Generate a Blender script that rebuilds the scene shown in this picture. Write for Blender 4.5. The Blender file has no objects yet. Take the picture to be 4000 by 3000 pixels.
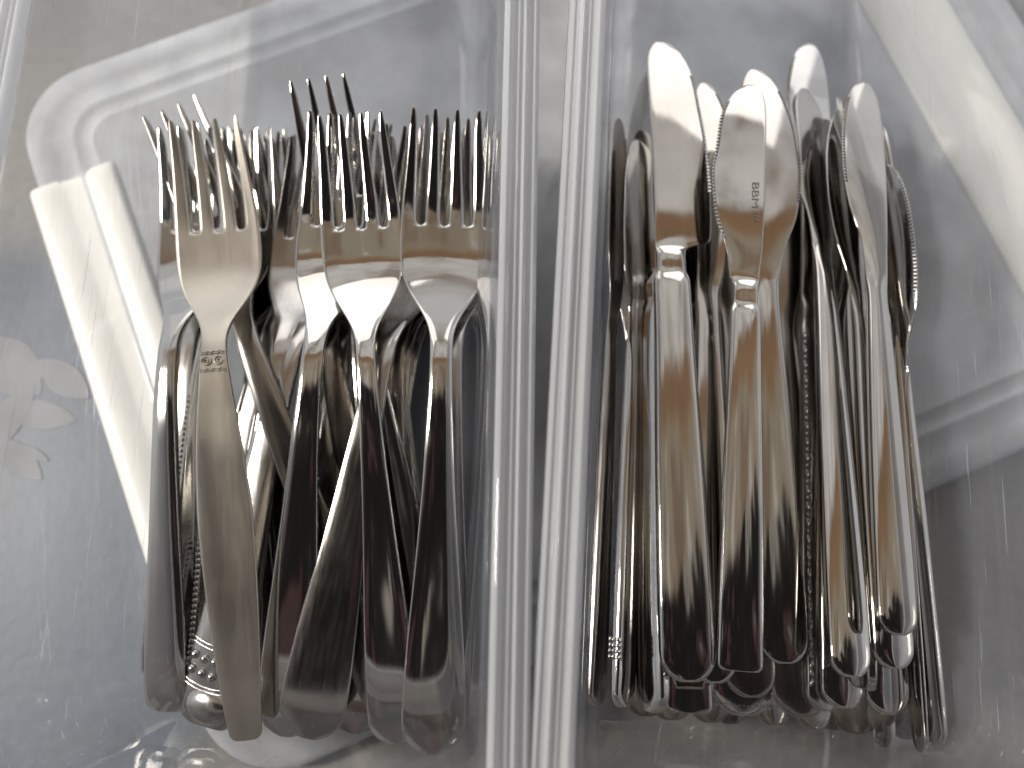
import bpy, bmesh, math, random
import numpy as np
from mathutils import Vector, Matrix

R = math.radians
S = 0.001                      # everything below is written in millimetres
scene = bpy.context.scene
C = scene.collection

# ------------------------------------------------------------------ camera
CAM_H, TILT, FPX = 265.0, R(12), 2900.0
cam_d = bpy.data.cameras.new('camera')
cam_d.sensor_fit = 'HORIZONTAL'
cam_d.sensor_width = 9.8
cam_d.lens = 9.8 * FPX / 4000
cam_d.clip_start, cam_d.clip_end = 0.005, 50
cam_d.dof.use_dof = True
cam_d.dof.focus_distance = 0.206
cam_d.dof.aperture_fstop = 1.9
cam = bpy.data.objects.new('camera', cam_d)
cam.location = (0, 0, CAM_H * S)
cam.rotation_euler = (TILT, 0, 0)
C.objects.link(cam)
scene.camera = cam

# ------------------------------------------------------------------ world: the dim room round the table
world = bpy.data.worlds.new('World')
scene.world = world
world.use_nodes = True
nt = world.node_tree
nt.nodes.clear()
def wn(t, **k):
    n = nt.nodes.new(t)
    for a, b in k.items(): setattr(n, a, b)
    return n
wo = wn('ShaderNodeOutputWorld'); bg = wn('ShaderNodeBackground')
tc = wn('ShaderNodeTexCoord'); sep = wn('ShaderNodeSeparateXYZ')
nt.links.new(tc.outputs['Generated'], sep.inputs[0])
def lk(a, b): nt.links.new(a, b)
def wnoise(scale, detail, off):
    mp = wn('ShaderNodeMapping'); mp.inputs['Location'].default_value = off
    lk(tc.outputs['Generated'], mp.inputs[0])
    n = wn('ShaderNodeTexNoise'); n.inputs['Scale'].default_value = scale; n.inputs['Detail'].default_value = detail
    lk(mp.outputs[0], n.inputs['Vector'])
    return n.outputs['Fac']
def wramp(src, stops):
    r = wn('ShaderNodeValToRGB'); el = r.color_ramp.elements
    el[0].position, el[0].color = stops[0][0], (*stops[0][1], 1)
    el[1].position, el[1].color = stops[-1][0], (*stops[-1][1], 1)
    for p, c in stops[1:-1]:
        q = el.new(p); q.color = (*c, 1)
    lk(src, r.inputs[0]); return r.outputs[0]
def wrange(src, a, b_, c=0, d=1):
    r = wn('ShaderNodeMapRange'); r.interpolation_type = 'SMOOTHSTEP'
    for k, v in zip(('From Min', 'From Max', 'To Min', 'To Max'), (a, b_, c, d)): r.inputs[k].default_value = v
    lk(src, r.inputs[0]); return r.outputs[0]
def wmix(f, a, b_):
    m = wn('ShaderNodeMix', data_type='RGBA'); lk(f, m.inputs[0]); lk(a, m.inputs[6]); lk(b_, m.inputs[7]); return m.outputs[2]
def wmath(op, a, b_):
    m = wn('ShaderNodeMath', operation=op)
    for i, v in enumerate((a, b_)):
        if isinstance(v, (int, float)): m.inputs[i].default_value = v
        else: lk(v, m.inputs[i])
    return m.outputs[0]
# ceiling: timber-brown overhead, unlit behind the person holding the phone; walls pale
wob = wmath('MULTIPLY', wmath('SUBTRACT', wnoise(3.0, 3, (0.3, 1.7, 0.2)), 0.5), 0.22)
yy = wrange(wmath('ADD', sep.outputs['Y'], wob), -1, 1)
dark = wramp(wnoise(4.2, 3, (7.3, 2.2, 5.1)), [(0.30, (0.30, 0.27, 0.24)), (0.36, (0.024, 0.022, 0.021)), (0.50, (0.015, 0.0135, 0.0135)), (0.545, (0.018, 0.015, 0.015)), (0.575, (0.072, 0.037, 0.038)), (0.625, (0.065, 0.046, 0.044)), (0.66, (0.035, 0.03, 0.03)), (0.74, (0.2, 0.18, 0.15))])
tan_ = wramp(wnoise(5.0, 3, (1, 5, 3)), [(0.36, (0.23, 0.17, 0.12)), (0.46, (0.30, 0.255, 0.20)), (0.58, (0.33, 0.285, 0.225)), (0.66, (0.50, 0.465, 0.41))])
far0 = wramp(wnoise(3.6, 3, (2, 8, 4)), [(0.36, (0.22, 0.17, 0.13)), (0.45, (0.34, 0.30, 0.265)), (0.52, (0.55, 0.525, 0.50)), (0.62, (0.66, 0.64, 0.615))])
far = wramp(yy, [(0.64, (0.32, 0.27, 0.20)), (0.68, (0.27, 0.17, 0.10)), (0.715, (0.25, 0.155, 0.09)), (1.0, (0.25, 0.155, 0.09))])
far = wmix(wrange(yy, 0.722, 0.742), far, far0)
top_c = wmix(wrange(yy, 0.515, 0.54), dark, tan_)
top_c = wmix(wrange(yy, 0.62, 0.66), top_c, far)
wall = wramp(yy, [(0.10, (0.10, 0.09, 0.085)), (0.28, (0.22, 0.20, 0.19)), (0.42, (0.58, 0.575, 0.58)), (1.0, (0.66, 0.665, 0.68))])
col = wmix(wrange(sep.outputs['Z'], 0.78, 0.48), top_c, wall)
lk(col, bg.inputs[0])
bg.inputs[1].default_value = 1.0
nt.links.new(bg.outputs[0], wo.inputs[0])

# ------------------------------------------------------------------ window light
def area(name, loc, target, sx, sy, power, col):
    l = bpy.data.lights.new(name, 'AREA'); l.shape = 'RECTANGLE'
    l.size, l.size_y, l.energy, l.color = sx, sy, power, col
    o = bpy.data.objects.new(name, l); C.objects.link(o)
    o.location = loc
    o.rotation_euler = (Vector(target) - Vector(loc)).to_track_quat('-Z', 'Y').to_euler()
area('window_light_far', (-0.62, 1.45, 0.98), (0, 0.05, 0), 0.85, 1.0, 3.4, (1.0, 0.97, 0.93))
area('window_light_far', (0.62, 1.50, 0.92), (0, 0.05, 0), 0.85, 1.0, 3.4, (1.0, 0.97, 0.93))
area('window_light_side', (-1.20, 0.10, 1.0), (0, 0.05, 0), 0.22, 0.32, 23, (1.0, 0.95, 0.85))

scene.view_settings.view_transform = 'Standard'
scene.view_settings.look = 'None'
scene.view_settings.exposure = 0.3
scene.view_settings.gamma = 1
scene.view_settings.use_curve_mapping = False
cy = scene.cycles
cy.max_bounces = 14; cy.glossy_bounces = 8; cy.transmission_bounces = 10
cy.transparent_max_bounces = 40; cy.diffuse_bounces = 4
cy.caustics_reflective = False; cy.caustics_refractive = False
cy.use_denoising = True
cy.sample_clamp_indirect = 6

# ------------------------------------------------------------------ helpers
def at(u, v, z):
    """point of the scene seen at photograph pixel (u, v) at height z (mm)"""
    xc, yc = (u - 2000) / FPX, -(v - 1500) / FPX
    dy = yc * math.cos(TILT) + math.sin(TILT)
    dz = yc * math.sin(TILT) - math.cos(TILT)
    t = (z - CAM_H) / dz
    return Vector((xc * t, dy * t, z))

def curve(pts):
    """smooth (monotone cubic) function through (t, value) points"""
    xs = np.array([p[0] for p in pts], float); ys = np.array([p[1] for p in pts], float)
    h = np.diff(xs); d = np.diff(ys) / h
    m = np.zeros(len(xs)); m[0], m[-1] = d[0], d[-1]
    for i in range(1, len(xs) - 1):
        if d[i - 1] * d[i] > 0:
            w1, w2 = 2 * h[i] + h[i - 1], h[i] + 2 * h[i - 1]
            m[i] = (w1 + w2) / (w1 / d[i - 1] + w2 / d[i])
    def f(x):
        x = min(max(x, xs[0]), xs[-1])
        i = min(int(np.searchsorted(xs, x, 'right')) - 1, len(h) - 1)
        t = (x - xs[i]) / h[i]
        return ((1 + 2 * t) * (1 - t) ** 2 * ys[i] + t * (1 - t) ** 2 * h[i] * m[i]
                + t * t * (3 - 2 * t) * ys[i + 1] + t * t * (t - 1) * h[i] * m[i + 1])
    return f

def link(name, mesh, mat, parent=None):
    o = bpy.data.objects.new(name, mesh); C.objects.link(o)
    if mat: 
        mesh.materials.clear(); mesh.materials.append(mat)
    if parent: o.parent = parent
    return o
def tag(o, label, cat, group=None, kind=None):
    if label: o['label'] = label
    if cat: o['category'] = cat
    if group: o['group'] = group
    if kind: o['kind'] = kind
def empty(name, loc=(0, 0, 0)):
    o = bpy.data.objects.new(name, None); C.objects.link(o)
    o.location = loc; o.empty_display_size = 0.01
    return o
def mesh_from(verts, faces, smooth=True, sharp=None):
    me = bpy.data.meshes.new('m')
    me.from_pydata([(x * S, y * S, z * S) for x, y, z in verts], [], faces)
    if smooth: me.polygons.foreach_set('use_smooth', [True] * len(me.polygons))
    if sharp: me.set_sharp_from_angle(angle=R(sharp))
    me.update()
    return me

# ------------------------------------------------------------------ materials
def new_mat(name):
    m = bpy.data.materials.new(name); m.use_nodes = True
    m.node_tree.nodes.clear()
    return m, m.node_tree.nodes, m.node_tree.links

def steel(name, col, rough, scratch=0.06, bump=0.03, stretch=(1, 0.08, 1)):
    m, N, L = new_mat(name)
    out = N.new('ShaderNodeOutputMaterial'); b = N.new('ShaderNodeBsdfPrincipled')
    b.inputs['Metallic'].default_value = 1
    tcn = N.new('ShaderNodeTexCoord'); mp = N.new('ShaderNodeMapping')
    mp.inputs['Scale'].default_value = stretch
    L.new(tcn.outputs['Object'], mp.inputs[0])
    n1 = N.new('ShaderNodeTexNoise'); n1.inputs['Scale'].default_value = 900; n1.inputs['Detail'].default_value = 4
    L.new(mp.outputs[0], n1.inputs['Vector'])
    n2 = N.new('ShaderNodeTexNoise'); n2.inputs['Scale'].default_value = 55; n2.inputs['Detail'].default_value = 5
    L.new(tcn.outputs['Object'], n2.inputs['Vector'])
    mx = N.new('ShaderNodeMath'); mx.operation = 'ADD'; L.new(n1.outputs[0], mx.inputs[0]); L.new(n2.outputs[0], mx.inputs[1])
    r = N.new('ShaderNodeMapRange'); r.inputs['From Min'].default_value = 0.7; r.inputs['From Max'].default_value = 1.35
    r.inputs['To Min'].default_value = rough - scratch * 0.4; r.inputs['To Max'].default_value = rough + scratch
    L.new(mx.outputs[0], r.inputs[0]); L.new(r.outputs[0], b.inputs['Roughness'])
    cr = N.new('ShaderNodeValToRGB')
    cr.color_ramp.elements[0].position = 0.3; cr.color_ramp.elements[0].color = (*[c * 0.88 for c in col], 1)
    cr.color_ramp.elements[1].position = 0.7; cr.color_ramp.elements[1].color = (*col, 1)
    L.new(n2.outputs[0], cr.inputs[0]); L.new(cr.outputs[0], b.inputs['Base Color'])
    # sparse fine scratches
    vo = N.new('ShaderNodeTexVoronoi'); vo.feature = 'DISTANCE_TO_EDGE'; vo.inputs['Scale'].default_value = 160
    ds = N.new('ShaderNodeMapping'); ds.inputs['Scale'].default_value = (1, 0.35, 1); ds.inputs['Rotation'].default_value = (0, 0, 0.5)
    L.new(tcn.outputs['Object'], ds.inputs[0]); L.new(ds.outputs[0], vo.inputs['Vector'])
    bp = N.new('ShaderNodeBump'); bp.inputs['Strength'].default_value = bump; bp.inputs['Distance'].default_value = 0.0004
    L.new(n1.outputs[0], bp.inputs['Height'])
    L.new(bp.outputs[0], b.inputs['Normal'])
    L.new(b.outputs[0], out.inputs[0])
    return m
STEEL = steel('polished_steel', (0.52, 0.50, 0.475), 0.05, 0.05, 0.003)
STEEL2 = steel('bright_steel', (0.56, 0.545, 0.525), 0.04, 0.045, 0.003)
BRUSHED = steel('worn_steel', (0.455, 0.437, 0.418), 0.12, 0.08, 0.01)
SATIN = steel('satin_steel', (0.54, 0.50, 0.44), 0.38, 0.07, 0.03)
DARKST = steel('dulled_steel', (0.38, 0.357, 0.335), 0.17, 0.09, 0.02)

def plastic(name, milk, tint=(0.985, 0.99, 1.0), milkcol=(0.66, 0.71, 0.81), rough=0.04, scratches=0.0, back=0.5):
    """clear polypropylene: see-through with a slight milky body and a glossy skin"""
    m, N, L = new_mat(name)
    out = N.new('ShaderNodeOutputMaterial')
    tr = N.new('ShaderNodeBsdfTransparent'); tr.inputs[0].default_value = (*tint, 1)
    df = N.new('ShaderNodeBsdfDiffuse'); df.inputs[0].default_value = (*milkcol, 1)
    tl = N.new('ShaderNodeBsdfTranslucent'); tl.inputs[0].default_value = (*milkcol, 1)
    mm = N.new('ShaderNodeMixShader'); mm.inputs[0].default_value = back
    L.new(df.outputs[0], mm.inputs[1]); L.new(tl.outputs[0], mm.inputs[2])
    m1 = N.new('ShaderNodeMixShader'); L.new(tr.outputs[0], m1.inputs[1]); L.new(mm.outputs[0], m1.inputs[2])
    tcn = N.new('ShaderNodeTexCoord')
    nn = N.new('ShaderNodeTexNoise'); nn.inputs['Scale'].default_value = 40; nn.inputs['Detail'].default_value = 4
    L.new(tcn.outputs['Object'], nn.inputs['Vector'])
    base = N.new('ShaderNodeMapRange'); base.inputs['From Min'].default_value = 0.3; base.inputs['From Max'].default_value = 0.7
    base.inputs['To Min'].default_value = milk * 0.75; base.inputs['To Max'].default_value = milk * 1.25
    L.new(nn.outputs[0], base.inputs[0])
    fac = base.outputs[0]
    if scratches:
        prev = fac
        for rot, sc, thr in (((0.06, 0, 0.03), 300, 0.70), ((-0.12, 0.1, -0.05), 240, 0.715)):
            mp = N.new('ShaderNodeMapping'); mp.inputs['Rotation'].default_value = rot
            mp.inputs['Scale'].default_value = (1.5, 0.07, 2.2)
            L.new(tcn.outputs['Object'], mp.inputs[0])
            sn = N.new('ShaderNodeTexNoise'); sn.inputs['Scale'].default_value = sc; sn.inputs['Detail'].default_value = 2
            L.new(mp.outputs[0], sn.inputs['Vector'])
            th = N.new('ShaderNodeMapRange'); th.inputs['From Min'].default_value = thr; th.inputs['From Max'].default_value = thr + 0.05
            th.inputs['To Min'].default_value = 0; th.inputs['To Max'].default_value = scratches
            L.new(sn.outputs[0], th.inputs[0])
            a = N.new('ShaderNodeMath'); a.operation = 'ADD'; a.use_clamp = True
            L.new(prev, a.inputs[0]); L.new(th.outputs[0], a.inputs[1]); prev = a.outputs[0]
        fac = prev
    L.new(fac, m1.inputs[0])
    gl = N.new('ShaderNodeBsdfGlossy'); gl.inputs['Roughness'].default_value = rough
    fr = N.new('ShaderNodeFresnel')
    ge = N.new('ShaderNodeNewGeometry'); io = N.new('ShaderNodeMapRange')       # same outside-air reflectance on both faces of the thin wall
    io.inputs['To Min'].default_value = 1.49; io.inputs['To Max'].default_value = 1 / 1.49
    L.new(ge.outputs['Backfacing'], io.inputs['Value']); L.new(io.outputs[0], fr.inputs[0])
    m2 = N.new('ShaderNodeMixShader')
    L.new(fr.outputs[0], m2.inputs[0]); L.new(m1.outputs[0], m2.inputs[1]); L.new(gl.outputs[0], m2.inputs[2])
    L.new(m2.outputs[0], out.inputs[0])
    return m
BOX = plastic('clear_box_plastic', 0.085, scratches=0.35)
LID = plastic('milky_lid_plastic', 0.66, milkcol=(0.78, 0.80, 0.835), rough=0.14, back=0.18)
def rim_mat():
    m, N, L = new_mat('thick_rim_plastic')
    out = N.new('ShaderNodeOutputMaterial'); b = N.new('ShaderNodeBsdfPrincipled')
    b.inputs['Base Color'].default_value = (0.97, 0.98, 1, 1); b.inputs['Roughness'].default_value = 0.04
    b.inputs['IOR'].default_value = 1.49; b.inputs['Transmission Weight'].default_value = 1
    d = N.new('ShaderNodeBsdfTranslucent'); d.inputs[0].default_value = (0.84, 0.85, 0.89, 1)
    d2 = N.new('ShaderNodeBsdfDiffuse'); d2.inputs[0].default_value = (0.84, 0.85, 0.89, 1)
    mm = N.new('ShaderNodeMixShader'); mm.inputs[0].default_value = 0.7
    L.new(d.outputs[0], mm.inputs[1]); L.new(d2.outputs[0], mm.inputs[2])
    tp = N.new('ShaderNodeBsdfTransparent'); tp.inputs[0].default_value = (0.97, 0.98, 1, 1)
    m0 = N.new('ShaderNodeMixShader'); m0.inputs[0].default_value = 0.45
    L.new(b.outputs[0], m0.inputs[1]); L.new(tp.outputs[0], m0.inputs[2])
    mx = N.new('ShaderNodeMixShader'); mx.inputs[0].default_value = 0.42
    L.new(m0.outputs[0], mx.inputs[1]); L.new(mm.outputs[0], mx.inputs[2])
    L.new(mx.outputs[0], out.inputs[0])
    return m
RIM = rim_mat()

def simple(name, col, rough=0.5, noise=0.0, nscale=60, bump=0.0):
    m, N, L = new_mat(name)
    out = N.new('ShaderNodeOutputMaterial'); b = N.new('ShaderNodeBsdfPrincipled')
    b.inputs['Roughness'].default_value = rough
    tcn = N.new('ShaderNodeTexCoord'); n = N.new('ShaderNodeTexNoise')
    n.inputs['Scale'].default_value = nscale; n.inputs['Detail'].default_value = 6
    L.new(tcn.outputs['Object'], n.inputs['Vector'])
    cr = N.new('ShaderNodeValToRGB')
    cr.color_ramp.elements[0].position = 0.3; cr.color_ramp.elements[0].color = (*[c * (1 - noise) for c in col], 1)
    cr.color_ramp.elements[1].position = 0.7; cr.color_ramp.elements[1].color = (*col, 1)
    L.new(n.outputs[0], cr.inputs[0]); L.new(cr.outputs[0], b.inputs['Base Color'])
    if bump:
        bp = N.new('ShaderNodeBump'); bp.inputs['Strength'].default_value = bump; bp.inputs['Distance'].default_value = 0.001
        L.new(n.outputs[0], bp.inputs['Height']); L.new(bp.outputs[0], b.inputs['Normal'])
    L.new(b.outputs[0], out.inputs[0])
    return m
WHITE = simple('white_clip_plastic', (0.88, 0.87, 0.825), 0.42, 0.05, 40)
ENGRAVE = simple('etched_mark', (0.22, 0.20, 0.19), 0.6)
PRINT = simple('pale_leaf_print', (0.27, 0.275, 0.29), 0.6, 0.3, 50)

def table_mat():
    m, N, L = new_mat('stained_table_top')
    out = N.new('ShaderNodeOutputMaterial'); b = N.new('ShaderNodeBsdfPrincipled')
    b.inputs['Roughness'].default_value = 0.45
    tcn = N.new('ShaderNodeTexCoord')
    big = N.new('ShaderNodeTexNoise'); big.inputs['Scale'].default_value = 6.5; big.inputs['Detail'].default_value = 5
    big.inputs['Roughness'].default_value = 0.55
    L.new(tcn.outputs['Object'], big.inputs['Vector'])
    cr = N.new('ShaderNodeValToRGB'); el = cr.color_ramp.elements
    el[0].position = 0.36; el[0].color = (0.19, 0.18, 0.172, 1)
    el[1].position = 0.64; el[1].color = (0.285, 0.272, 0.255, 1)
    L.new(big.outputs[0], cr.inputs[0])
    colour = cr.outputs[0]
    for (u, v, rad) in ((40, 1650, 0.105), (300, 2500, 0.07), (4050, 800, 0.075), (3300, 700, 0.07)):
        c = at(u, v, TZ) * S
        vm = N.new('ShaderNodeVectorMath'); vm.operation = 'DISTANCE'; vm.inputs[1].default_value = (c.x, c.y, c.z)
        L.new(tcn.outputs['Object'], vm.inputs[0])
        w = N.new('ShaderNodeMath'); w.operation = 'MULTIPLY_ADD'; w.inputs[1].default_value = 0.12; w.inputs[2].default_value = -0.06
        L.new(big.outputs[0], w.inputs[0])
        sm = N.new('ShaderNodeMath'); sm.operation = 'ADD'; L.new(vm.outputs['Value'], sm.inputs[0]); L.new(w.outputs[0], sm.inputs[1])
        mr = N.new('ShaderNodeMapRange'); mr.interpolation_type = 'SMOOTHSTEP'
        mr.inputs['From Min'].default_value = rad; mr.inputs['From Max'].default_value = rad * 0.55; mr.inputs['To Max'].default_value = 0.95
        L.new(sm.outputs[0], mr.inputs[0])
        mc = N.new('ShaderNodeMix'); mc.data_type = 'RGBA'; mc.inputs[7].default_value = (0.095, 0.112, 0.145, 1)
        L.new(mr.outputs[0], mc.inputs[0]); L.new(colour, mc.inputs[6]); colour = mc.outputs[2]
    fine = N.new('ShaderNodeTexNoise'); fine.inputs['Scale'].default_value = 260; fine.inputs['Detail'].default_value = 6
    L.new(tcn.outputs['Object'], fine.inputs['Vector'])
    mx = N.new('ShaderNodeMix'); mx.data_type = 'RGBA'; mx.blend_type = 'OVERLAY'; mx.inputs[0].default_value = 0.22
    L.new(colour, mx.inputs[6]); L.new(fine.outputs[0], mx.inputs[7])
    L.new(mx.outputs[2], b.inputs['Base Color'])
    bp = N.new('ShaderNodeBump'); bp.inputs['Strength'].default_value = 0.15; bp.inputs['Distance'].default_value = 0.0006
    L.new(fine.outputs[0], bp.inputs['Height']); L.new(bp.outputs[0], b.inputs['Normal'])
    L.new(b.outputs[0], out.inputs[0])
    return m

# ------------------------------------------------------------------ table
TZ = -12.0
tv = [(-900, -700, TZ), (900, -700, TZ), (900, 1000, TZ), (-900, 1000, TZ)]
TABLE_MAT = table_mat()
table = link('table_top', mesh_from(tv, [(0, 1, 2, 3)], False), TABLE_MAT)
table['kind'] = 'structure'

def rrect(hx, hy, r, n=8):
    pts = []
    for k, (sx, sy) in enumerate(((1, 1), (-1, 1), (-1, -1), (1, -1))):
        cx, cy_ = sx * (hx - r), sy * (hy - r)
        for i in range(n + 1):
            a = k * math.pi / 2 + i / n * math.pi / 2
            pts.append((cx + r * math.cos(a), cy_ + r * math.sin(a)))
    return pts
def ring_mesh(loops, cap_start=False, cap_end=False, closed=False, sharp=35):
    """loops: lists of (x,y,z) with equal counts"""
    n = len(loops[0]); V = [p for l in loops for p in l]; F = []
    m = len(loops)
    for a in range(m if closed else m - 1):
        b_ = (a + 1) % m
        for i in range(n):
            j = (i + 1) % n
            F.append((a * n + i, a * n + j, b_ * n + j, b_ * n + i))
    if cap_start: F.append(tuple(reversed(range(n))))
    if cap_end: F.append(tuple(range((m - 1) * n, m * n)))
    me = mesh_from(V, F, True, None)
    bm = bmesh.new(); bm.from_mesh(me); bmesh.ops.recalc_face_normals(bm, faces=bm.faces); bm.to_mesh(me); bm.free()
    me.set_sharp_from_angle(angle=R(sharp))
    return me

# pale leaves printed on the table, seen through the left wall
def leaf_print(u, v, ang, l, w, lift):
    n = 14; c = at(u, v, TZ)
    top = [(-l / 2 + l * i / n, w / 2 * math.sin(math.pi * i / n) ** 0.8) for i in range(n + 1)]
    bot = [(-l / 2 + l * i / n, -w / 2 * math.sin(math.pi * i / n) ** 0.8) for i in range(n, -1, -1)][1:-1]
    ca, sa = math.cos(R(ang)), math.sin(R(ang))
    out2 = [(c.x + x * ca - y * sa, c.y + x * sa + y * ca) for x, y in top + bot]
    V = [(x, y, TZ + 0.05) for x, y in out2] + [(x, y, TZ + 0.1 + 0.05 * lift) for x, y in out2]
    k = len(out2)
    F = [tuple(range(k, 2 * k))] + [(i, (i + 1) % k, k + (i + 1) % k, k + i) for i in range(k)]
    o = link('leaf_print', mesh_from(V, F, False), PRINT, table)
LIFT = 0
for a in ((40, 1430, -40, 34, 20), (150, 1620, -8, 30, 11), (30, 1640, 60, 34, 12), (70, 1790, -38, 26, 10), (130, 1770, -25, 14, 4),
          (250, 1480, -35, 26, 12)):
    LIFT += 1; leaf_print(*a, LIFT)

# ------------------------------------------------------------------ the big clip box lid underneath
LA = R(22.5)
ux, uy = Vector((math.cos(LA), math.sin(LA), 0)), Vector((-math.sin(LA), math.cos(LA), 0))
TL = at(20, 352, -2)
pr = at(3735, 20, -3)
pb = at(3700, 1893, -2)
lid_w = (pr - TL).dot(ux) + 22
lid_h = -(pb - TL).dot(uy)
lid_c = TL + ux * lid_w / 2 - uy * lid_h / 2
lid = empty('clip_box_lid', (lid_c.x * S, lid_c.y * S, 0)); lid.rotation_euler = (0, 0, LA)
tag(lid, 'large milky clip-box lid with white clips lying under both cutlery boxes', 'lid')
hx, hy, cr_ = lid_w / 2, lid_h / 2, 30
prof = [(0, TZ + 0.2), (0, -4.5), (1.2, -2.8), (3, -2.3), (9, -2.3), (10.5, -2.9), (17, -2.9), (18, -2.3), (19.5, -2.3), (20.5, -3.1), (25, -3.1), (25.6, -2.7), (26.6, -2.7), (27.4, -3.2), (60, -3.2)]
loops = [[(x, y, z) for x, y in rrect(hx - o, hy - o, max(cr_ - o * 0.75, 4), 10)] for o, z in prof]
loops2 = [[(x, y, z) for x, y in rrect(hx - o, hy - o, max(cr_ - o * 0.75, 4), 10)] for o, z in [(60, -5.6), (1.6, -5.6), (1.6, TZ + 0.2)]]
body = ring_mesh(loops, cap_end=True, sharp=50)
link('lid_panel', body, LID, lid)
def clip_bar(side):
    # cross-section across the bar (x) with two long grooves, swept along y with rounded ends
    w = 36.0
    xs = [k * 36 / 32 for k in (0, 1.2, 3, 8.5, 10.5, 12.5, 18, 20, 21.8, 27, 30, 31.2, 32)]
    zs = [-9, -0.6, 0.4, 0.5, -0.5, -0.8, -0.8, -0.5, 0.5, 0.6, 0.3, -0.7, -9]
    l = 96 if side < 0 else 110
    rows = [-l, -l + 0.8, -l + 3] + [-l + 6 + (2 * l - 12) * i / 10 for i in range(11)] + [l - 3, l - 0.8, l]
    V, F = [], []
    for k, y in enumerate(rows):
        d = min(abs(y + l), abs(y - l)); dz = -1.6 * max(0, 1 - d / 3) ** 2
        for x, z in zip(xs, zs):
            V.append(((x - w) if side > 0 else (w - x), y, z + dz - 0.6 if z > -8 else TZ + 0.3))
    n = len(xs)
    for a in range(len(rows) - 1):
        for i in range(n - 1):
            F.append((a * n + i, a * n + i + 1, (a + 1) * n + i + 1, (a + 1) * n + i))
    F.append(tuple(range(n))); F.append(tuple(range((len(rows) - 1) * n, len(rows) * n)))
    me = mesh_from(V, F)
    bm = bmesh.new(); bm.from_mesh(me); bmesh.ops.recalc_face_normals(bm, faces=bm.faces); bm.to_mesh(me); bm.free()
    me.set_sharp_from_angle(angle=R(60))
    o = link('clip_handle', me, WHITE, lid)
    return o
def set_bar(o, p0, p1):     # lay the outer edge of a clip along the line seen through two points
    a, b_ = at(*p0, -1), at(*p1, -1)
    d = (a - b_).normalized(); ang = math.atan2(-d.x, d.y)
    o.matrix_world = Matrix.Translation(a.lerp(b_, 0.5) * S) @ Matrix.Rotation(ang, 4, 'Z')
bpy.context.view_layer.update()
left_clip, right_clip = clip_bar(-1), clip_bar(1)
bpy.context.view_layer.update()
set_bar(left_clip, (85, 715), (700, 2660))
set_bar(right_clip, (3560, -280), (4150, 720))
# ------------------------------------------------------------------ the two clear boxes
def storage_box(loc, rot, hx, hy, label):
    root = empty('storage_box', (loc[0] * S, loc[1] * S, 0)); root.rotation_euler = (0, 0, R(rot))
    tag(root, label, 'box', 'clear plastic cutlery boxes')
    def loop(o, z, rr=17): return [(x, y, z) for x, y in rrect(hx + o, hy + o, max(rr + o * 0.35, 3), 8)]
    D = 10.5
    L_ = [loop(-D - 9, 2.6), loop(-D - 6, 2.8), loop(-D - 2.6, 4.2), loop(-D - 0.8, 7), loop(-D + 0.2, 11), loop(-D / 2, 52), loop(-0.6, 92),
          loop(0, 94.6), loop(0.7, 95),
          loop(1.7, 93.2), loop(1.0, 90), loop(-D / 2 + 1.5, 52), loop(-D + 1.6, 11), loop(-D + 0.6, 6.2), loop(-D - 1.6, 2.4), loop(-D - 5, 0.9), loop(-D - 9, 0.7)]
    link('body', ring_mesh(L_, cap_start=True, cap_end=True, sharp=40), BOX, root)
    prof = [(1.8, 93.0), (1.8, 95.2), (2.4, 96.2), (3.3, 96.4), (4.0, 95.8), (4.4, 94.6), (5.4, 94.5), (5.6, 95.1), (5.9, 95.1), (6.1, 94.5), (6.8, 94.4), (7.1, 95.7), (7.5, 96.0), (8.0, 95.7),
            (8.3, 94.5), (9.5, 94.4), (9.8, 94.9), (10.1, 94.9), (10.6, 94.0), (11.0, 93.0), (11.2, 86), (10.2, 85.6), (9.6, 91.2), (8.6, 92.4), (3.0, 92.4)]
    link('rim', ring_mesh([loop(o, z, 18) for o, z in prof], closed=True, sharp=50), RIM, root)
    return root
storage_box((-65.4, 100), -1.1, 61, 166, 'clear plastic box full of forks, with scratched walls')
storage_box((85.2, 100), -3.6, 61, 166, 'clear plastic box packed with table knives')

# ------------------------------------------------------------------ cutlery
def tmp_subsurf(me, levels):
    o = bpy.data.objects.new('tmp', me); C.objects.link(o)
    md = o.modifiers.new('s', 'SUBSURF'); md.levels = levels; md.render_levels = levels
    dg = bpy.context.evaluated_depsgraph_get()
    ev = o.evaluated_get(dg)
    out = bpy.data.meshes.new_from_object(ev)
    bpy.data.objects.remove(o)
    return out
def shell(top, bot, faces):
    """closed shell from a quad sheet: top and bottom vertex lists plus sheet faces; returns mesh with creased rims"""
    n = len(top); F = list(faces) + [tuple(i + n for i in reversed(f)) for f in faces]
    cnt = {}
    for f in faces:
        for a, b in zip(f, f[1:] + f[:1]):
            cnt[(a, b)] = 1
    rimE = set()
    for (a, b) in cnt:
        if (b, a) not in cnt:
            F.append((b, a, a + n, b + n)); rimE.add((min(a, b), max(a, b)))
    return list(top) + list(bot), F, rimE
def build(verts, F, rimE, crease, levels, n):
    me = bpy.data.meshes.new('m')
    me.from_pydata([(x * S, y * S, z * S) for x, y, z in verts], [], F)
    bm = bmesh.new(); bm.from_mesh(me)
    loose = [v for v in bm.verts if not v.link_faces]
    bmesh.ops.delete(bm, geom=loose, context='VERTS')
    bm.to_mesh(me); bm.free()
    return me
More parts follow.
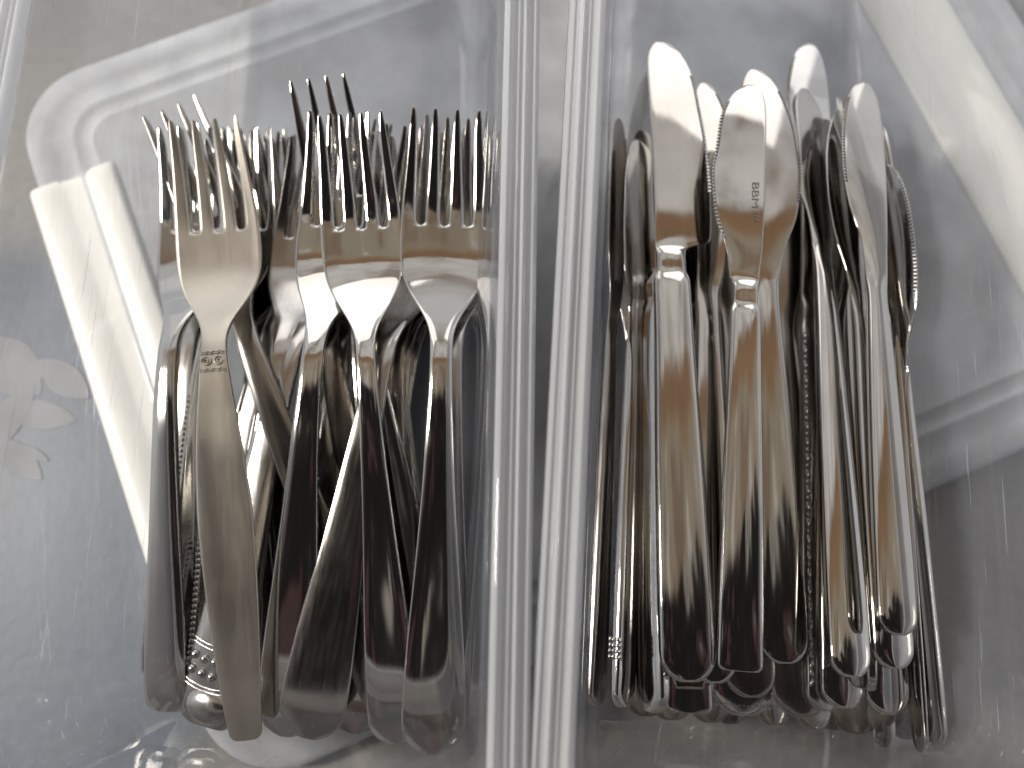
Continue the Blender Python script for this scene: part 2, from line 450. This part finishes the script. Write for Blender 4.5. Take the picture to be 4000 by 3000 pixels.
def split_parts(me, classify):
    """split a finished mesh into parts by polygon class, keeping the shading of the whole"""
    vs = np.empty(len(me.vertices) * 3, np.float32); me.vertices.foreach_get('co', vs); vs = vs.reshape(-1, 3)
    vn = np.empty(len(me.vertices) * 3, np.float32); me.vertices.foreach_get('normal', vn); vn = vn.reshape(-1, 3)
    groups = {}
    for p in me.polygons:
        groups.setdefault(classify(p.center.x / S, p.center.y / S, p.center.z / S), []).append(tuple(p.vertices))
    res = {}
    for k, polys in groups.items():
        ids = sorted({i for p in polys for i in p}); mp = {j: q for q, j in enumerate(ids)}
        m = bpy.data.meshes.new('m')
        m.from_pydata([tuple(vs[i]) for i in ids], [], [tuple(mp[i] for i in p) for p in polys])
        m.polygons.foreach_set('use_smooth', [True] * len(m.polygons))
        m.normals_split_custom_set_from_vertices([tuple(vn[i]) for i in ids])
        res[k] = m
    bpy.data.meshes.remove(me)
    return res

def place(o, pe, pt, roll):
    y = (pt - pe).normalized(); x = y.cross(Vector((0, 0, 1))).normalized(); z = x.cross(y)
    M = Matrix((x, y, z)).transposed()
    M = M @ Matrix.Rotation(roll, 3, 'Y')
    o.matrix_world = Matrix.Translation(pe * S) @ M.to_4x4()

FORK_PROF = [(0, 0), (0.05, 1.7), (0.12, 2.5), (0.35, 4.8), (0.50, 6.0), (0.58, 5.6), (0.63, 3.3), (0.68, -1.8), (0.72, -4.8), (0.76, -6.2), (0.82, -6.2), (0.91, -3.8), (1, 0)]
HANDLES = {   # half-widths (mm) along the handle, then the end radius / corner radius
    'flared': ([(0, 9.6), (0.07, 9.7), (0.16, 8.7), (0.3, 6.4), (0.45, 4.5), (0.57, 3.6), (0.62, 3.5)], 9.3),
    'slim': ([(0, 6.6), (0.08, 7.4), (0.2, 6.8), (0.4, 4.9), (0.57, 3.3), (0.62, 3.2)], 6.4),
    'satin': ([(0, 4.4), (0.06, 5.4), (0.2, 7.2), (0.33, 7.9), (0.45, 6.6), (0.57, 4.2), (0.62, 3.4)], 2.2),
    'square': ([(0, 8.2), (0.1, 8.0), (0.3, 5.8), (0.5, 4.2), (0.62, 3.6)], 4.0),
    'straight': ([(0, 6.0), (0.1, 6.2), (0.3, 5.6), (0.5, 4.4), (0.62, 3.6)], 5.0),
}
forks = []
def fork(label, tip, end, zt, ze, style='flared', head=25.0, scale=1.0, roll=0.0, mat=STEEL, bend=1.0, deco=None, crown=0.55, tines=4, group='forks heaped in the left box'):
    pe, pt = at(end[0], end[1], ze), at(tip[0], tip[1], zt)
    L = (pt - pe).length
    hp, rc = HANDLES[style]; rc = rc * scale
    H = head / 2
    pts = [(t, w * scale) for t, w in hp] + [(0.655, 4.6 * H / 12.5), (0.69, 8.6 * H / 12.5), (0.725, 11.4 * H / 12.5), (0.77, H), (0.83, H * 0.985), (0.90, H * 0.90), (1, H * 0.79)]
    wf = curve(pts); pf = curve([(t, h * bend) for t, h in FORK_PROF])
    thf = curve([(0, 1.9), (0.2, 2.2), (0.55, 3.0), (0.64, 2.8), (0.75, 1.9), (0.9, 1.7), (1, 1.0)])
    root = 0.815
    cap = [rc * (1 - math.cos(a)) / L for a in np.linspace(0.22, math.pi / 2, 6)]
    ts = cap + list(np.linspace(cap[-1] + 0.02, 0.60, 17)) + [0.625, 0.65, 0.675, 0.70, 0.725, 0.75, 0.775, 0.798, root, root + 0.012, 0.85, 0.88, 0.91, 0.94, 0.97, 0.992, 1.0]
    nc = 2 * tines
    top, bot, idx = [], [], {}
    for r, t in enumerate(ts):
        w = wf(t); s = t * L
        if s < rc: w = w - rc + math.sqrt(max(rc * rc - (rc - s) ** 2, 0.01))
        b_ = min(max((t - 0.66) / (root - 0.66), 0), 1); b_ = b_ * b_ * (3 - 2 * b_)
        tw = (0.178 if tines == 4 else 0.24) * w * (1 - b_) + b_ * ((0.178 if tines == 4 else 0.24) * w * 1.0)
        if t > root:
            q = (t - root) / (1 - root)
            tw = (0.178 if tines == 4 else 0.24) * w * (1 - 0.45 * q)
            if t > 0.99: tw *= 0.72
            if t >= 1.0: tw *= 0.72
        for i in range(nc):
            fe = -1 + 2 * i / (nc - 1)
            k, side = divmod(i, 2)
            cen = (-1 + 2 * k / (tines - 1)) * (w - tw)
            xl = cen + (tw if side else -tw)
            x = fe * w * (1 - b_) + xl * b_
            f = x / max(w, 0.1)
            cc = crown * (1 - b_) * (0.4 if t > 0.6 else 1) - 1.3 * min(max((t - 0.66) / 0.1, 0), 1)
            z = pf(t) + (cc * (1 - f ** 4) if cc > 0 else cc * (1 - f * f))
            top.append((x, s, z)); bot.append((x * 0.97, s, z - thf(t)))
    faces = []
    for r in range(len(ts) - 1):
        for i in range(nc - 1):
            if ts[r] >= root and i % 2 == 1: continue
            a = r * nc + i
            faces.append((a, a + 1, a + 1 + nc, a + nc))
    V, F, rimE = shell(top, bot, faces)
    me = build(V, F, rimE, 0, 2, 0)
    # crease the top outline so that the faces stay flat and the edge reads as a thin bright line
    rim_pos = {}
    for (a, b) in rimE:
        for q in (a, b, a + len(top), b + len(top)):
            rim_pos[tuple(round(c * S, 6) for c in V[q])] = 1
    at_ = me.attributes.new('crease_edge', 'FLOAT', 'EDGE')
    vals = []
    rim_pairs = {frozenset((tuple(round(c * S, 6) for c in V[a]), tuple(round(c * S, 6) for c in V[b]))) for a, b in rimE}
    co = [tuple(round(c, 6) for c in v.co) for v in me.vertices]
    for ed in me.edges:
        vals.append(0.55 if frozenset((co[ed.vertices[0]], co[ed.vertices[1]])) in rim_pairs else 0.0)
    at_.data.foreach_set('value', vals)
    me = tmp_subsurf(me, 2)
    def cls(x, y, z):
        t = y / L
        if t < 0.615: return 'handle'
        if t < root: return 'head'
        w = wf(t)
        return ('tine', int(min(max(round((x / (w * 0.82) + 1) / 2 * (tines - 1)), 0), tines - 1)))
    parts = split_parts(me, cls)
    o = empty('fork'); tag(o, label, 'fork', group)
    made = {}
    for k in sorted(parts, key=str):
        made[k] = link(k if isinstance(k, str) else 'tine', parts[k], mat, o)
    place(o, pe, pt, roll)
    top_at = lambda t, f: (f * wf(t), t * L, pf(t) + crown * (1 - f ** 4))
    if deco: deco(o, made['handle'], L, wf, top_at, mat)
    forks.append(o)
    return o

# --- small raised ornaments
def blob(V, F, c, rx, ry, rz, n=6, ang=0.0):
    b = len(V); rings = 4
    ca, sa = math.cos(ang), math.sin(ang)
    for i in range(rings):
        ph = i / rings * math.pi / 2
        for j in range(n):
            th = 2 * math.pi * j / n
            x, y = rx * math.cos(ph) * math.cos(th), ry * math.cos(ph) * math.sin(th)
            V.append((c[0] + x * ca - y * sa, c[1] + x * sa + y * ca, c[2] + rz * math.sin(ph)))
    V.append((c[0], c[1], c[2] + rz))
    for i in range(rings - 1):
        for j in range(n):
            k = (j + 1) % n
            F.append((b + i * n + j, b + i * n + k, b + (i + 1) * n + k, b + (i + 1) * n + j))
    for j in range(n): F.append((b + (rings - 1) * n + j, b + (rings - 1) * n + (j + 1) % n, b + rings * n))
def tube(V, F, pts, r, n=6):
    b = len(V); m = len(pts)
    for i, p in enumerate(pts):
        a = Vector(pts[max(i - 1, 0)]); c = Vector(pts[min(i + 1, m - 1)])
        d = (c - a).normalized(); x = d.cross(Vector((0, 0, 1))).normalized(); z = x.cross(d)
        for j in range(n):
            th = 2 * math.pi * j / n
            q = Vector(p) + x * (r * math.cos(th)) + z * (r * math.sin(th)); V.append(tuple(q))
    for i in range(m - 1):
        for j in range(n):
            k = (j + 1) % n
            F.append((b + i * n + j, b + i * n + k, b + (i + 1) * n + k, b + (i + 1) * n + j))
def deco_swirl(o, h, L, wf, top, mat):
    V, F = [], []
    t0 = 0.585
    for sx in (-1, 1):
        pts = []
        for i in range(26):
            a = i / 25 * 3.4 * math.pi; rr = 1.55 * (1 - i / 32)
            x, y = sx * (1.75 + 0) + rr * math.cos(a) * sx, t0 * L + rr * math.sin(a)
            f = x / wf(t0); pts.append((x, y, top(y / L, f)[2] + 0.02))
        tube(V, F, pts, 0.2, 5)
    for dy in (-2.9, -2.3, 2.3, 2.9):
        t = t0 + dy / L; pts = []
        for i in range(15):
            f = -0.93 + 1.86 * i / 14
            p = top(t, f); pts.append((p[0], p[1] + 0.25 * math.sin(i * 1.8), p[2] + 0.02))
        tube(V, F, pts, 0.17, 5)
    link('swirl_band', mesh_from(V, F), mat, h)
def deco_rope(o, h, L, wf, top, mat):
    V, F = [], []
    for s in (-1, 1):
        t = 0.05
        while t < 0.5:
            p = top(t, s * 0.86); blob(V, F, (p[0], p[1], p[2] - 0.15), 1.05, 0.75, 0.55)
            t += 1.75 / L
    link('rope_border', mesh_from(V, F), mat, h)
def deco_outline(o, h, L, wf, top, mat):
    V, F = [], []
    left = [top(t, -0.84) for t in np.linspace(0.5, 0.04, 30)]
    endp = [top(0.028 - 0.008 * math.cos(a), -0.7 * math.cos(a)) for a in np.linspace(0.25, math.pi - 0.25, 12)]
    right = [top(t, 0.84) for t in np.linspace(0.04, 0.5, 30)]
    tube(V, F, [(x, y, z + 0.05) for x, y, z in left + endp + right], 0.62, 8)
    left = [top(t, -0.62) for t in np.linspace(0.45, 0.07, 26)]
    right = [top(t, 0.62) for t in np.linspace(0.07, 0.45, 26)]
    endp = [top(0.056 - 0.006 * math.cos(a), -0.5 * math.cos(a)) for a in np.linspace(0.25, math.pi - 0.25, 10)]
    tube(V, F, [(x, y, z + 0.0) for x, y, z in left + endp + right], 0.35, 8)
    link('raised_border', mesh_from(V, F), mat, h)
def deco_beads(o, h, L, wf, top, mat):
    V, F = [], []
    for r, t in enumerate((0.082, 0.104)):
        n = 5
        for i in range(n):
            f = -0.80 + 1.60 * (i + 0.0) / (n - 1)
            p = top(t + 0.006 * (1 - f * f) * -1, f); blob(V, F, (p[0], p[1], p[2] - 0.1), 1.5, 1.5, 1.2, 10)
    link('bead_band', mesh_from(V, F), mat, h)
    V, F = [], []
    for t in (0.060, 0.066, 0.122, 0.128):
        pts = [top(t - 0.008 * (1 - f * f), f) for f in np.linspace(-0.96, 0.96, 14)]
        tube(V, F, [(x, y, z + 0.02) for x, y, z in pts], 0.34, 6)
    link('band_line', mesh_from(V, F), mat, h)
    V, F = [], []
    blob(V, F, (0, 0.033 * L, top(0.033, 0)[2] - 0.9), 7.9 , 0.030 * L, 2.2, 28)
    link('shell_end', mesh_from(V, F), mat, h)
def deco_scroll(o, h, L, wf, top, mat):
    V, F = [], []
    for s in (-1, 1):
        for t0, r0 in ((0.05, 1.9), (0.12, 2.4), (0.2, 2.0)):
            pts = []
            for i in range(22):
                a = i / 21 * 2.6 * math.pi; rr = r0 * (1 - i / 28)
                f = s * 0.8; p = top(t0, f)
                pts.append((p[0] + s * 0.45 * rr * math.cos(a), p[1] + 2.4 * rr * math.sin(a), p[2] + 0.1))
            tube(V, F, pts, 0.45, 6)
    link('scroll_ornament', mesh_from(V, F), mat, h)

# top layer of forks
fork('satin fork with a swirl band across its neck, on top at left', (790, 455), (962, 2893), 58, 37, 'satin', 26.5, 1.0, R(1), SATIN, 1.0, deco_swirl, 0.25)
fork('polished fork with long plain flared handle, lying between two others in the middle', (1366, 432), (1550, 2905), 60, 34, 'flared', 25.5, 0.78, R(2), STEEL2)
fork('polished fork right beside the wall, nearest to the centre rims', (1745, 415), (1692, 2950), 58, 36, 'flared', 27.5, 0.95, R(5), STEEL, 1.0, None, 0.9)
fork('shiny fork with left edge gleaming, second from the satin one', (1322, 430), (1118, 2880), 54, 30, 'flared', 25, 0.93, R(-4), STEEL2)
fork('fork whose wide rounded handle slants left under the middle fork', (1690, 500), (1200, 2888), 44, 35, 'flared', 25, 1.02, R(-3), BRUSHED)
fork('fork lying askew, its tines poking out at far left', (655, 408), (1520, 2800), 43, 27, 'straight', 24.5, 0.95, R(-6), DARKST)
fork('fork at the left edge with bright square-ended handle', (722, 477), (652, 2778), 44, 24, 'square', 27.5, 0.88, R(-12.5), STEEL2, 1.0, None, 0.9)
fork('fork whose four tines reach highest of all', (1236, 290), (1730, 2780), 56, 14, 'slim', 22.5, 0.9, R(4), STEEL)
fork('fork nested beneath the one beside the wall', (1790, 450), (1722, 2905), 46, 27, 'flared', 27, 0.9, R(6), BRUSHED)
fork('fork with beaded band and shell end, poking out left of the satin handle', (1380, 500), (797, 2838), 36, 27, 'square', 24, 1.12, R(-12), BRUSHED, 1.0, deco_beads)
fork('fork with raised outline round its handle, under the satin one', (1290, 520), (752, 2640), 32, 22, 'square', 24, 0.95, R(-11), BRUSHED, 1.0, deco_outline)
fork('fork with rope-edged handle beside the square-ended one', (960, 490), (682, 2700), 36, 20, 'straight', 24, 1.0, R(-12), STEEL, 1.0, deco_rope)
fork('fork with scrolled ornament on its handle end at far left', (860, 520), (640, 2660), 26, 13, 'square', 24, 0.95, R(-8), BRUSHED, 1.0, deco_scroll)
fork('fork with narrow flat handle crossing the gap right of the satin neck', (1240, 540), (905, 2700), 40, 22, 'straight', 23, 0.85, R(4), BRUSHED)
fork('fork with plain handle end peeking between two rounded handles at bottom', (1560, 520), (1385, 2868), 34, 24, 'flared', 24, 0.85, R(2), STEEL)
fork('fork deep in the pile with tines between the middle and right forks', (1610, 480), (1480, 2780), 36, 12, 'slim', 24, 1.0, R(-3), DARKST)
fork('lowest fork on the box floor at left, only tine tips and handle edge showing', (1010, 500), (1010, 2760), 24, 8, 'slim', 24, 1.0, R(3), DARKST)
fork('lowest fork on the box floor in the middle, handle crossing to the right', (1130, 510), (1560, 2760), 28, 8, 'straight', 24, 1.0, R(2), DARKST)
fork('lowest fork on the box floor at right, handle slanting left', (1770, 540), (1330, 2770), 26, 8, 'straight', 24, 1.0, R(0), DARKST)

# --- knives
def knife(label, tip, end, zt, ze, roll=0.0, style='bolster', hw=7.6, bw=17.0, th=5.5, edge=1, mat=STEEL, serr=None, square=False, deco=None, group='knives packed in the right box', bt=0.585, blade_mat=None, text=False, heel=True, bow=2.2):
    pe, pt = at(end[0], end[1], ze), at(tip[0], tip[1], zt)
    L = (pt - pe).length
    rc = (2.0 if square else hw * 0.95)
    if style == 'bolster':
        hl = [(0, hw), (0.08, hw), (0.25, hw * 0.93), (bt - 0.06, hw * 0.74), (bt - 0.008, hw * 0.72), (bt, hw * 0.60), (bt + 0.028, hw * 0.58), (bt + 0.042, hw * 0.64)]
        spine = [(bt + 0.043, hw * 0.64), (bt + 0.10, bw * 0.27), (0.86, bw * 0.30), (0.95, bw * 0.31), (0.975, bw * 0.27), (0.99, bw * 0.19), (1, bw * 0.06)]
        cut = [(bt + 0.043, hw * 0.66), (bt + 0.052, bw * 0.70), (bt + 0.12, bw * 0.72), (0.80, bw * 0.68), (0.87, bw * 0.60), (0.92, bw * 0.54), (0.96, bw * 0.42), (0.985, bw * 0.27), (1, bw * 0.05)]
        if not heel: cut[:4] = [(bt + 0.043, hw * 0.70), (bt + 0.09, hw * 0.95), (bt + 0.16, bw * 0.60), (0.82, bw * 0.68)]
        thk = curve([(0, th * 0.7), (0.08, th), (0.35, th), (bt - 0.012, th * 0.75), (bt, th * 0.5), (bt + 0.03, th * 0.62), (bt + 0.045, 1.5), (0.8, 1.2), (1, 0.9)])
        bb = bt + 0.04
        ts = [bt - 0.03, bt - 0.015, bt - 0.007, bt, bt + 0.006, bt + 0.014, bt + 0.022, bt + 0.03, bt + 0.038, bt + 0.0435, bt + 0.048, bt + 0.053, bt + 0.065]
    else:
        hl = [(0, hw), (0.06, hw), (0.25, hw * 0.9), (0.42, hw * 0.74), (0.52, hw * 0.60), (bt, hw * 0.56)]
        spine = [(bt + 0.02, hw * 0.56), (0.68, bw * 0.25), (0.86, bw * 0.30), (0.94, bw * 0.31), (0.975, bw * 0.25), (0.99, bw * 0.17), (1, bw * 0.05)]
        cut = [(bt + 0.02, hw * 0.58), (0.65, hw * 0.85), (0.72, bw * 0.60), (0.80, bw * 0.70), (0.87, bw * 0.66), (0.93, bw * 0.53), (0.97, bw * 0.36), (0.99, bw * 0.20), (1, bw * 0.03)]
        thk = curve([(0, th * 0.7), (0.08, th), (0.4, th), (0.56, th * 0.8), (0.64, 1.5), (0.8, 1.2), (1, 0.9)])
        bb = bt + 0.015
        ts = list(np.linspace(bt - 0.03, bt + 0.1, 9))
    fs, fc = curve(hl + spine), curve(hl + cut)
    cap = [rc * (1 - math.cos(a)) / L for a in np.linspace(0.25, math.pi / 2, 6)]
    ts = cap + list(np.linspace(cap[-1] + 0.02, ts[0] - 0.02, 12)) + ts + list(np.linspace(ts[-1] + 0.02, 0.96, 16)) + [0.972, 0.984, 0.993, 1.0]
    cols = [-1, -0.93, -0.66, -0.22, 0.22, 0.66, 0.93, 1]
    top, bot = [], []
    def xs(t):
        a, b = fs(t), fc(t); s = t * L
        if s < rc:
            k = -rc + math.sqrt(max(rc * rc - (rc - s) ** 2, 0.01)); a += k; b += k
        return a, b
    zoff = lambda t: bow * math.sin(math.pi * min(max((t - bb) / (1 - bb), 0), 1)) * min(max((t - bb) / 0.05, 0), 1)
    for t in ts:
        a, b = xs(t); T = thk(t); zo = zoff(t)
        bl = min(max((t - bb) / 0.02, 0), 1)
        for f in cols:
            x = (f * (a if f < 0 else b) if bl < 0.01 else (-a + (a + b) * (f + 1) / 2))
            if 0 < bl < 1: x = (1 - bl) * (f * (a if f < 0 else b)) + bl * (-a + (a + b) * (f + 1) / 2)
            zh = T / 2 * (0.42 + 0.58 * math.sqrt(max(1 - f * f * 0.999, 0)))
            zb = T / 2 * (1 - 0.75 * max(f, 0) ** 1.5)
            z = zh * (1 - bl) + zb * bl
            top.append((x * edge, t * L, z + zo)); bot.append((x * edge, t * L, -z + zo))
    nc = len(cols); faces = []
    for r in range(len(ts) - 1):
        for i in range(nc - 1):
            a = r * nc + i
            q = (a, a + 1, a + 1 + nc, a + nc)
            faces.append(q if edge > 0 else tuple(reversed(q)))
    V, F, rimE = shell(top, bot, faces)
    me = build(V, F, rimE, 0, 1, 0)
    me = tmp_subsurf(me, 1)
    def cls(x, y, z): return 'blade' if y / L > bb + 0.002 else ('bolster' if style == 'bolster' and y / L > bt - 0.004 else 'handle')
    parts = split_parts(me, cls)
    o = empty('knife'); tag(o, label, 'knife', group)
    made = {k: link(k, parts[k], (blade_mat or mat) if k == 'blade' else mat, o) for k in sorted(parts)}
    place(o, pe, pt, roll)
    if serr:
        V, F = [], []
        s = serr[0] * L
        while s < serr[1] * L:
            t, t2 = s / L, (s + 1.15) / L
            x1, x2 = fc(t), fc(t2); xm = (x1 + x2) / 2; zo = zoff(t)
            b = len(V)
            V += [((x1 - 0.9) * edge, s, 0.42), ((x2 - 0.9) * edge, s + 1.15, 0.42), ((xm + 0.42) * edge, s + 0.58, 0.0), ((x1 - 0.9) * edge, s, -0.42), ((x2 - 0.9) * edge, s + 1.15, -0.42),
                  ((xm - 0.75) * edge, s + 0.58, 0.62)]
            V[b:] = [(q[0], q[1], q[2] + zo) for q in V[b:]]
            F += [(b, b + 5, b + 2), (b + 5, b + 1, b + 2), (b, b + 1, b + 5), (b + 3, b + 2, b + 4), (b, b + 2, b + 3), (b + 1, b + 4, b + 2)]
            s += 1.2
        link('serrated_edge', mesh_from(V, F, False), blade_mat or mat, made['blade'])
    if text:
        cu = bpy.data.curves.new('t', 'FONT'); cu.body = 'BBM\u2122'; cu.size = 4.9 * S; cu.extrude = 0.03 * S
        cu.align_x = 'CENTER'; cu.align_y = 'CENTER'
        to = bpy.data.objects.new('t', cu); C.objects.link(to)
        dg = bpy.context.evaluated_depsgraph_get()
        m = bpy.data.meshes.new_from_object(to.evaluated_get(dg))
        bpy.data.objects.remove(to)
        e2 = link('etched_lettering', m, ENGRAVE, made['blade'])
        tt = text[1]; sl = math.atan((zoff(tt + 0.02) + thk(tt + 0.02) / 2 - zoff(tt - 0.02) - thk(tt - 0.02) / 2) / (0.04 * L))
        e2.matrix_basis = (Matrix.Translation(Vector((text[0], tt * L, thk(tt) / 2 + 0.12 + zoff(tt))) * S) @ Matrix.Rotation(sl, 4, 'X')
                           @ Matrix.Rotation(R(-90), 4, 'Z') @ Matrix.Diagonal((0.95, 0.62, 1, 1)))
    if deco: deco(made['handle'], L, fs, fc, thk, mat)
    return o
def kdeco_leaf(sides=(-1, 1), zside=True, t1=0.56, t0=0.04, face=1):
    def f(h, L, fs, fc, thk, mat):
        V, F = [], []
        for s in sides:
            t = t0; k = 0
            while t < t1:
                w = fs(t) if s < 0 else fc(t)
                blob(V, F, (s * (w * 0.80), t * L, thk(t) / 2 * 0.62), 0.75, 1.5, 0.9, 6, (0.5 if k % 2 else -0.5))
                blob(V, F, (s * (w * 0.80), t * L + 1.1, thk(t) / 2 * 0.64), 0.4, 0.4, 0.7, 5)
                k += 1; t += 2.5 / L
        link('leaf_border', mesh_from(V, F), mat, h)
    return f
def kdeco_side(s):
    def f(h, L, fs, fc, thk, mat):
        V, F = [], []
        t = 0.05; k = 0
        while t < 0.55:
            w = (fs(t) if s < 0 else fc(t))
            b = len(V)
            blob(V, F, (0, 0, 0), 0.85, 1.35, 0.55, 6, (0.6 if k % 2 else -0.6))
            for i in range(b, len(V)):   # lay the leaf on the narrow side of the handle
                x, y, z = V[i]; V[i] = (s * (w - 0.12 + z), t * L + y, x * 1.0)
            k += 1; t += 2.3 / L
        link('leaf_border', mesh_from(V, F), mat, h)
    return f
def kdeco_bead_outline(h, L, fs, fc, thk, mat):
    V, F = [], []
    t = 0.03
    while t < 0.35:
        for s in (-1, 1): blob(V, F, (s * fs(t) * 0.9, t * L, thk(t) / 2 * 0.5), 0.62, 0.62, 0.75, 6)
        t += 1.35 / L
    for i in range(13):
        blob(V, F, ((-0.84 + 1.68 * i / 12) * fs(0.03), 0.017 * L, thk(0.02) / 2 * 0.62), 0.6, 0.6, 0.75, 6)
    link('bead_border', mesh_from(V, F), mat, h)
def kdeco_band(h, L, fs, fc, thk, mat):
    V, F = [], []
    for r in range(4):
        for i in range(4):
            t = 0.075 + r * 0.0085
            b = len(V); blob(V, F, (0, 0, 0), 0.7, 0.8, 0.6, 6)
            zc = -2.4 + 1.6 * i
            for j in range(b, len(V)):
                x, y, z = V[j]; V[j] = (-(fs(t) - 0.1 + z), t * L + y, zc * 0.7 + x)
    link('bead_band', mesh_from(V, F), mat, h)
def kdeco_frame(h, L, fs, fc, thk, mat):
    V, F = [], []
    w = fs(0.1) * 0.66; z = thk(0.1) / 2 * 0.92
    P = [(-w, 0.25 * L, z), (-w, 0.05 * L, z), (-w * 0.8, 0.036 * L, z), (w * 0.8, 0.036 * L, z), (w, 0.05 * L, z), (w, 0.25 * L, z)]
    tube(V, F, P, 0.5, 6)
    tube(V, F, [(w * 0.45 * math.cos(a), 0.085 * L + w * 0.5 * math.sin(a), z) for a in np.linspace(0, 2 * math.pi, 18)], 0.4, 6)
    link('raised_frame', mesh_from(V, F), mat, h)

# top layer
knife('large knife with wide round-tipped blade, leftmost of the flat ones', (2585, 160), (2690, 2668), 42, 50, R(3), 'bolster', 7.9, 18.6, 6.0, 1, STEEL, (0.72, 0.93))
knife('knife with square handle end and BBM etched on its blade', (2925, 332), (2889, 2622), 52, 52, R(-2), 'bolster', 6.2, 17.0, 5.0, -1, STEEL2, (0.70, 0.96), True, text=(1.7, 0.765), heel=False)
knife('one-piece knife with rounded handle, tucked behind the etched one', (2950, 268), (3066, 2596), 42, 44, R(4), 'plain', 7.0, 18.0, 3.6, 1, STEEL, (0.74, 0.95), bt=0.57)
knife('knife with dark slate reflection and round handle end, on top at right', (3372, 320), (3506, 2484), 40, 60, R(8), 'plain', 5.6, 15.0, 4.6, -1, STEEL, (0.76, 0.95), bt=0.55)
knife('knife with pale blade tip reaching highest at right', (3160, 168), (3322, 2649), 22, 54, R(10), 'plain', 6.0, 17.0, 5.0, -1, STEEL2, (0.78, 0.96), bt=0.57)
knife('knife whose handle edge carries a leaf border, in the middle of the row', (3140, 345), (3215, 2780), 30, 34, R(14), 'bolster', 5.6, 14.0, 5.0, 1, BRUSHED, None, deco=kdeco_leaf((-1,)), bt=0.575)
knife('knife with handle end just below the slate one', (3300, 420), (3492, 2616), 34, 50, R(10), 'plain', 6.2, 15, 5.0, -1, STEEL2, bt=0.57)
knife('knife with handle end third down at right', (3330, 480), (3470, 2795), 24, 36, R(6), 'plain', 7.0, 15, 5.0, 1, STEEL2, bt=0.57)
knife('knife with handle end under the pale-tipped one', (3200, 430), (3290, 2769), 26, 38, R(5), 'plain', 6.4, 15, 5.0, 1, STEEL2, bt=0.57)
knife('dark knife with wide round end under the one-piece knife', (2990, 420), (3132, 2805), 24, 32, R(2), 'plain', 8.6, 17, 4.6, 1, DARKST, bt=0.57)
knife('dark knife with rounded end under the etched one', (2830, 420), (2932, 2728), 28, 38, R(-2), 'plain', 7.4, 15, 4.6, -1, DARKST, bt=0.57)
knife('tan-reflecting knife wedged between the large knife and the etched one', (2752, 320), (2786, 2672), 32, 41, R(3), 'plain', 7.0, 14, 4.6, 1, STEEL, (0.8, 0.97), bt=0.57)
knife('knife with bead-edged handle end at the bottom centre', (2860, 500), (2900, 2800), 20, 26, R(0), 'bolster', 9.6, 17, 5.0, 1, STEEL2, deco=kdeco_bead_outline)
knife('knife with framed panel on its handle end, under the large knife', (2640, 420), (2688, 2785), 22, 30, R(0), 'bolster', 7.2, 15, 5.0, 1, STEEL, None, True, deco=kdeco_frame)
knife('knife with stubby handle end lowest at right', (3360, 560), (3452, 2920), 12, 14, R(0), 'plain', 3.6, 13, 4.6, 1, STEEL2, bt=0.57)
# edge-on knives along both sides
knife('knife standing on edge with leaf pattern down its spine, left of the large knife', (2535, 268), (2548, 2785), 34, 44, R(-60), 'bolster', 6.0, 16.0, 6.0, -1, STEEL, None, deco=kdeco_side(1))
knife('knife standing on edge with beaded band near its end', (2490, 545), (2432, 2765), 34, 44, R(50), 'plain', 5.0, 15.0, 4.6, -1, STEEL, None, deco=kdeco_band, bt=0.56)
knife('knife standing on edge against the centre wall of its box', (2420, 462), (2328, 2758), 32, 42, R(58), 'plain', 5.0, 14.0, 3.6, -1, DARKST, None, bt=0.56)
knife('thin knife on edge near the right end of the row', (3440, 490), (3596, 2940), 34, 36, R(80), 'plain', 6.0, 14.0, 2.6, 1, STEEL2, None, bt=0.57)
knife('rightmost knife on edge, its serrated blade catching the light', (3452, 640), (3640, 2912), 38, 32, R(-66), 'plain', 5.0, 15.0, 4.6, 1, STEEL2, (0.72, 0.97), bt=0.57)
knife('knife on edge between the pale-tipped and slate ones', (3270, 380), (3395, 2700), 34, 40, R(76), 'plain', 6.0, 14.0, 5.0, 1, BRUSHED, (0.75, 0.95), bt=0.57)

# the rest of both piles, seen only between and under the pieces on top
random.seed(11)
for i, (u0, u1) in enumerate(((900, 1240), (1180, 880), (1090, 1130), (1440, 1200), (1500, 1640), (1680, 1430), (1560, 1010), (1330, 1560), (1850, 1660), (800, 860))):
    fork('plain fork buried low in the fork pile', (u0, random.uniform(480, 560)), (u1, random.uniform(2700, 2790)), random.uniform(15, 34), random.uniform(6, 18),
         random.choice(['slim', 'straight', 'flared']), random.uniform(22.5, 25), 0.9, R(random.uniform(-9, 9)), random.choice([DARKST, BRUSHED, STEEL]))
for i, (u0, u1, y1) in enumerate(((2480, 2520, 2800), (2560, 2620, 2815), (2700, 2770, 2825), (2790, 2850, 2830), (2960, 3020, 2835), (3060, 3180, 2850), (3170, 3260, 2855), (3250, 3340, 2870), (3310, 3420, 2850), (3410, 3540, 2890))):
    knife('plain knife buried low in the knife stack', (u0, random.uniform(400, 620)), (u1, y1), random.uniform(12, 20), random.uniform(10, 16), R(random.uniform(-14, 14)),
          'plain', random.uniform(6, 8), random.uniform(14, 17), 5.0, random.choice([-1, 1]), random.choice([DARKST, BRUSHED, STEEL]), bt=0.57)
